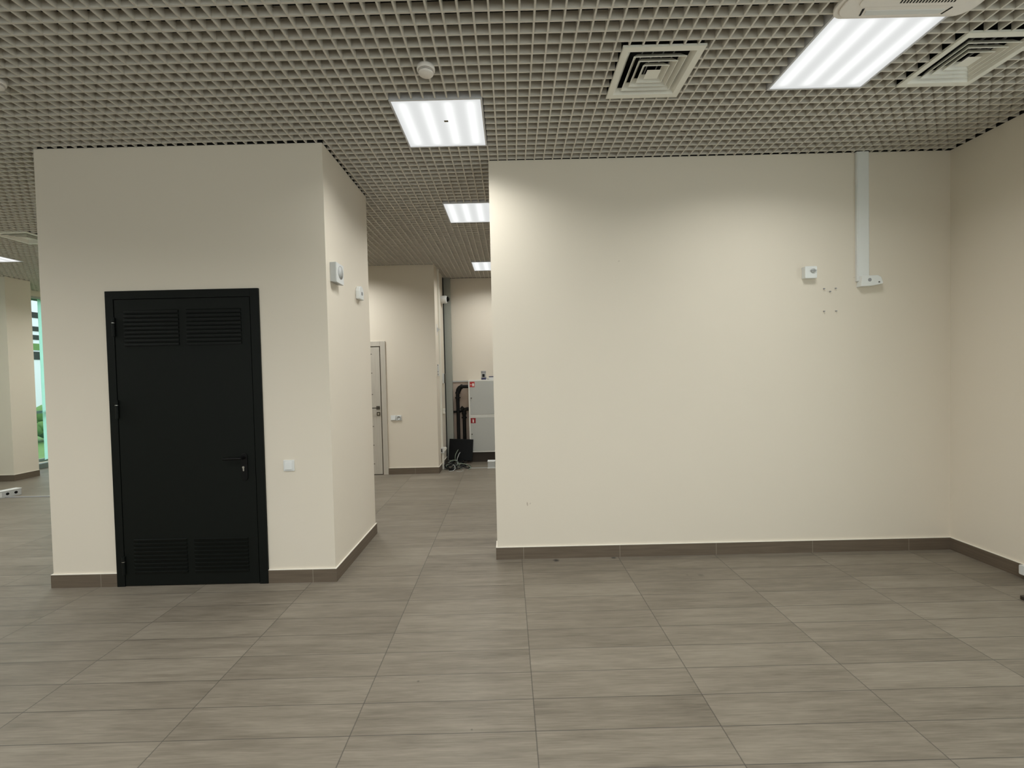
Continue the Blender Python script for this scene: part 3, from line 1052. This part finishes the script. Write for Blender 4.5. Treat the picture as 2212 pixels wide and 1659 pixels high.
t = thing('security_camera', 'white dome security camera high in the far corner', 'security camera', (X1, 7.80, 2.88))
m = MB().lathe([(0, 0.062), (0.008, 0.067), (0.095, 0.067), (0.108, 0.060), (0.110, 0.0)], (X1, 7.80, 2.880), (1, 0, 0), 36, caps=False)
m.build('housing', M['white'], t)
m = MB().lathe([(0.045 * math.sin(a) , 0.047 * math.cos(a)) for a in [i * math.pi / 16 for i in range(9)]], (X1 + 0.108, 7.80, 2.884), (1, 0, -0.12), 32, caps=False)
m.build('lens_dome', M['screen'], t)

# ---------------------------------------------------------------- far wall: fire cabinets, pipes, clutter
CF = 7.97


def cabinet(z0, label):
    t = thing('fire_cabinet', label, 'cabinet', (-0.45, FW, z0))
    x0, x1, z1 = -0.735, -0.195, z0 + 0.645
    m = MB()
    m.box(x0, x1, CF + 0.006, FW, z0, z1)
    m.box(x0, x1, CF, CF + 0.006, z0, z0 + 0.026)
    m.box(x0, x1, CF, CF + 0.006, z1 - 0.026, z1)
    m.box(x0, x0 + 0.026, CF, CF + 0.006, z0 + 0.026, z1 - 0.026)
    m.box(x1 - 0.026, x1, CF, CF + 0.006, z0 + 0.026, z1 - 0.026)
    m.build('body', M['cabinet_edge'], t, bevel=0.002)
    d = B(x0 + 0.03, x1 - 0.03, CF - 0.002, CF + 0.004, z0 + 0.03, z1 - 0.03).build('door', M['cabinet'], t, bevel=0.001)
    MB().cyl((x0 + 0.048, CF - 0.012, z0 + 0.325), (x0 + 0.048, CF, z0 + 0.325), 0.011).build('lock', M['dark_steel'], d)
    return t, d


t, d = cabinet(0.825, 'upper grey fire hose cabinet with a bright red sign')
B(-0.708, -0.622, CF - 0.004, CF - 0.001, 1.345, 1.440).build('sign', M['red'], d)
m = MB()
y0, y1 = CF - 0.0052, CF - 0.0041
m.box(-0.665, -0.630, y0, y1, 1.360, 1.405)
m.box(-0.660, -0.650, y0, y1, 1.405, 1.414)
m.box(-0.645, -0.638, y0, y1, 1.405, 1.418)
m.box(-0.700, -0.685, y0, y1, 1.385, 1.393)
m.prism([(-0.690, 1.376), (-0.674, 1.389), (-0.690, 1.402)], 1, y0, y1)
m.build('hydrant_pictogram', M['sign_white'], d)
t, d = cabinet(0.178, 'lower grey fire extinguisher cabinet with a dark red sign')
B(-0.706, -0.617, CF - 0.004, CF - 0.001, 0.700, 0.792).build('sign', M['dark_red'], d)
m = MB()
m.cham(-0.672, -0.650, y0, y1, 0.712, 0.762, 0.006)
m.box(-0.666, -0.656, y0, y1, 0.762, 0.772)
m.box(-0.674, -0.658, y0, y1, 0.770, 0.775)
m.build('extinguisher_pictogram', M['sign_white'], d)

t = thing('can', 'small tin can with dark print standing on the fire cabinets', 'can', (-0.46, 8.05, 1.47))
MB().lathe([(0, 0.041), (0.003, 0.043), (0.157, 0.043), (0.160, 0.041)], (-0.462, 8.05, 1.470), (0, 0, 1), 28).build('body', M['light_grey'], t)
MB().lathe([(0, 0.0438), (0.032, 0.0438)], (-0.462, 8.05, 1.474), (0, 0, 1), 28, caps=False).build('label_band', M['navy'], t)
MB().lathe([(0, 0.0438), (0.030, 0.0438)], (-0.462, 8.05, 1.590), (0, 0, 1), 28, caps=False).build('top_band', M['grey'], t)
MB().cham(-0.482, -0.440, 8.002, 8.0065, 1.522, 1.575, 0.006).build('printed_emblem', M['dark'], t)
m = MB().box(-0.400, -0.335, 8.055, 8.10, 1.470, 1.477)
m.tube([(-0.425, 8.03, 1.53), (-0.40, 8.03, 1.49), (-0.37, 8.03, 1.483), (-0.345, 8.04, 1.48)], 0.006)
tag(m.build('cable', M['light_grey'], origin=(-0.38, 8.05, 1.47)), 'short grey cord lying beside the can on the cabinet', 'cord')
t = thing('small_box', 'thin white carton with a dark blue top right of the can', 'box', (-0.30, 8.05, 1.47))
B(-0.365, -0.23, 7.99, 8.10, 1.471, 1.515).build('carton', M['white'], t, bevel=0.002)
B(-0.366, -0.229, 7.989, 8.10, 1.515, 1.530).build('lid', M['navy'], t, bevel=0.002)

t = thing('iron_pipe', 'tall black iron pipe bending into the upper fire cabinet', 'pipe', (-0.945, 8.11, 0))
pr = 0.031
MB().tube([(-0.943, 8.11, 0.0), (-0.943, 8.11, 1.0), (-0.943, 8.11, 1.25), (-0.930, 8.11, 1.315), (-0.885, 8.11, 1.352), (-0.82, 8.11, 1.355), (-0.73, 8.11, 1.355)], pr, n=20, sub=5).build('pipe', M['pipe'], t)
for p0, p1, r_ in (((-0.943, 8.11, 1.145), (-0.943, 8.11, 1.165), 0.050), ((-0.943, 8.11, 1.225), (-0.943, 8.11, 1.262), 0.042),
                   ((-0.885, 8.11, 1.353), (-0.850, 8.11, 1.355), 0.042), ((-0.935, 8.11, 1.262), (-0.895, 8.11, 1.335), 0.040)):
    MB().cyl(p0, p1, r_).build('coupling', M['pipe'], t)
t = thing('iron_pipe', 'shorter black iron pipe with a tee behind the black screen', 'pipe', (-0.845, 8.12, 0))
m = MB().tube([(-0.836, 8.13, 0.0), (-0.836, 8.13, 0.5), (-0.836, 8.13, 0.86), (-0.83, 8.13, 0.91), (-0.80, 8.13, 0.94), (-0.73, 8.13, 0.945)], pr, n=20, sub=5)
m.build('pipe', M['pipe'], t)
for p0, p1, r_ in (((-0.905, 8.15, 0.925), (-0.83, 8.15, 0.925), 0.040), ((-0.836, 8.13, 0.780), (-0.836, 8.13, 0.800), 0.048),
                   ((-0.836, 8.13, 0.850), (-0.836, 8.13, 0.885), 0.042), ((-0.885, 8.14, 0.93), (-0.845, 8.14, 0.975), 0.040)):
    MB().cyl(p0, p1, r_).build('coupling', M['pipe'], t)
MB().cyl((-1.03, 8.155, 0.898), (-0.90, 8.155, 0.898), 0.018, n=16).build('branch_pipe', M['pipe'], t)
structure(B(-1.035, -0.736, FW - 0.02, FW - 0.001, 1.437, 1.460).build('trim_5', M['light_grey']), 'thin ledge on the far wall beside the upper cabinet', 'trim')
structure(B(-1.035, -0.735, FW - 0.006, FW, 0.1, 1.437).build('trim_6', M['pinkish']), 'unpainted plaster patch behind the pipes', 'trim')
structure(B(-0.734, -0.196, 8.0, FW - 0.012, 0.0, 0.176).build('trim_7', M['plinth']), 'dark brown plinth under the fire cabinets', 'trim')

t = thing('monitor', 'black flat screen leaning against the pipes on the floor', 'monitor', (-0.90, 7.93, 0.05))
T = Matrix.Translation((-0.897, 7.882, 0.055)) @ Matrix.Rotation(math.radians(3.2), 4, 'Y') @ Matrix.Rotation(math.radians(-9), 4, 'X')
m = MB().box(-0.212, 0.212, 0, 0.016, 0, 0.375, mat=T)
m.build('housing', M['dark'], t, bevel=0.003)
B(-0.205, 0.205, -0.002, 0.001, 0.012, 0.368, mat=T).build('screen', M['screen'], t)
MB().prism([(-0.06, -0.055), (0.06, -0.055), (0.035, 0.02), (-0.035, 0.02)], 1, 0.004, 0.012, mat=T).build('stand_stub', M['dark'], t)

# cable tangle at the foot of the duct


def cab(label, pts, r, mat, name='cable'):
    m = MB().tube(pts, r, n=8, sub=8)
    tag(m.build(name, M[mat], origin=(pts[0][0], pts[0][1], 0)), label, 'cable', 'loose cables on the passage floor')


def loop(cx, cy, rx, ry, z, a0, a1, n, tilt=0.0, drift=(0, 0)):
    out = []
    for k in range(n + 1):
        f = k / n
        a = a0 + (a1 - a0) * f
        out.append((cx + rx * math.cos(a) + drift[0] * f, cy + ry * math.sin(a) + drift[1] * f, z + tilt * (0.5 + 0.5 * math.sin(a * 1.5 + 1))))
    return out


cab('thick black cable coiled flat at the foot of the duct', loop(-0.93, 7.56, 0.16, 0.20, 0.012, 0, 15, 34, 0.06), 0.009, 'cable')
cab('black cable bundle folded at the left of the tangle', loop(-1.02, 7.50, 0.10, 0.14, 0.02, 2, 17, 30, 0.09), 0.011, 'cable')
cab('black cable loop reaching furthest right on the floor', [(-0.98, 7.55, 0.03), (-0.86, 7.50, 0.05), (-0.74, 7.44, 0.012), (-0.69, 7.50, 0.012), (-0.72, 7.62, 0.012), (-0.86, 7.66, 0.03)], 0.010, 'cable')
cab('grey-green cable arching over the tangle', [(-1.09, 7.42, 0.01), (-1.06, 7.46, 0.09), (-0.98, 7.52, 0.13), (-0.90, 7.52, 0.10), (-0.86, 7.45, 0.02), (-0.84, 7.38, 0.008)], 0.006, 'green_cable')
cab('grey-green cable with a low wide curve to the right', [(-0.96, 7.40, 0.02), (-0.88, 7.44, 0.085), (-0.80, 7.47, 0.075), (-0.71, 7.44, 0.05), (-0.67, 7.38, 0.02), (-0.71, 7.33, 0.008)], 0.006, 'green_cable')
cab('grey-green cable end standing up tallest before the screen', [(-0.90, 7.50, 0.01), (-0.95, 7.60, 0.10), (-0.95, 7.62, 0.20), (-0.905, 7.66, 0.285)], 0.006, 'green_cable')
cab('pale cable end bent upright before the screen', [(-0.86, 7.48, 0.01), (-0.92, 7.56, 0.10), (-0.90, 7.60, 0.19), (-0.87, 7.62, 0.245)], 0.006, 'light_grey')
cab('thin grey loop in front of the black tangle', [(-0.98, 7.36, 0.06), (-0.95, 7.33, 0.09), (-0.92, 7.30, 0.04), (-0.95, 7.26, 0.008), (-1.02, 7.24, 0.008)], 0.005, 'light_grey')
cab('thin pale wire curled nearest the viewer', [(-0.90, 7.24, 0.006), (-0.84, 7.20, 0.006), (-0.79, 7.24, 0.006), (-0.80, 7.32, 0.006)], 0.003, 'light_grey')
m = MB().cham(-1.02, -0.93, 7.28, 7.335, 0, 0.035, 0.012, axis=2)
tag(m.build('power_adapter', M['dark'], bevel=0.004, origin=(-0.98, 7.3, 0)), 'small black adapter block in front of the cable tangle', 'adapter')

t = thing('plastic_box', 'small white lidded box on the floor by the wall end', 'box', (-0.33, 7.42, 0))
B(-0.392, -0.272, 7.42, 7.52, 0, 0.105).build('tub', M['light_grey'], t, bevel=0.006)
B(-0.396, -0.268, 7.415, 7.55, 0.105, 0.118).build('lid', M['white'], t, bevel=0.003)
B(-0.396, -0.268, 7.412, 7.42, 0.0, 0.014).build('rim', M['white'], t, bevel=0.002)

# ---------------------------------------------------------------- left aisle
t = thing('floor_socket', 'white floor power socket block at the left edge', 'power socket', (-7.15, 6.2, 0))
T = Matrix.Translation((-7.10, 6.385, 0)) @ Matrix.Rotation(math.radians(-104.5), 4, 'Z')
MB().box(0, 0.62, -0.012, 0.10, 0.0, 0.088, mat=T).build('housing', M['light_grey'], t, bevel=0.004)
MB().box(-0.003, 0.62, -0.018, 0.103, 0.088, 0.096, mat=T).build('top_cover', M['white'], t, bevel=0.002)
for u in (0.06, 0.15, 0.44):
    m = MB()
    m.lathe([(0, 0.019), (0.002, 0.017), (0.002, 0.0)], T @ Vector((u, 0.1005, 0.048)), T.to_3x3() @ Vector((0, 1, 0)), 20, caps=False)
    m.build('socket_hole', M['dark'], t)
MB().box(0.21, 0.30, 0.099, 0.103, 0.016, 0.078, mat=T).build('blank_cover', M['white'], t)
m = MB().box(-7.12, -4.6, 6.185, 6.215, 0, 0.009)
tag(m.build('cable_cover', M['grey'], origin=(-6, 6.2, 0)), 'dark cable strip taped across the tiles from the floor socket', 'cable cover')

# ---------------------------------------------------------------- outside the left windows
structure(B(-40, XL - 0.3, -25, 45, -0.35, -0.25).build('ground', M['grass']), 'lawn outside the left windows', 'ground')
m = MB()
rng = random.Random(3)
for k in range(260):
    c = Vector((-15 + rng.uniform(-0.5, 0.5), 10 + rng.uniform(0, 12), rng.uniform(-0.1, 0.5)))
    s = rng.uniform(0.15, 0.3)
    m.lathe([(0, 0.02), (s * 0.4, s * 0.9), (s, s), (s * 1.6, s * 0.8), (s * 2, 0.02)], c, (rng.uniform(-1, 1), rng.uniform(-1, 1), 1), 7, caps=False)
tag(m.build('hedge', M['hedge'], origin=(-15, 16, -0.3)), 'green hedge outside the far left window', 'hedge', kind='stuff')
t = thing('building', 'pale building with dark windows beyond the far left window', 'building', (-26, 25, -0.3))
B(-30, -25, 8, 42, -0.3, 9).build('facade', M['facade'], t)
for k in range(14):
    for z, hh in ((2.9, 0.42), (3.95, 0.25), (4.4, 0.25), (5.1, 0.3), (7.0, 1.3)):
        y = 10.7 + k * 1.6
        B(-25.02, -24.97, y, y + 0.8, z, z + hh).build('window', M['dark'], t)
B(-25.03, -24.96, 8, 42, 3.4, 3.75).build('green_band', M['hedge'], t)
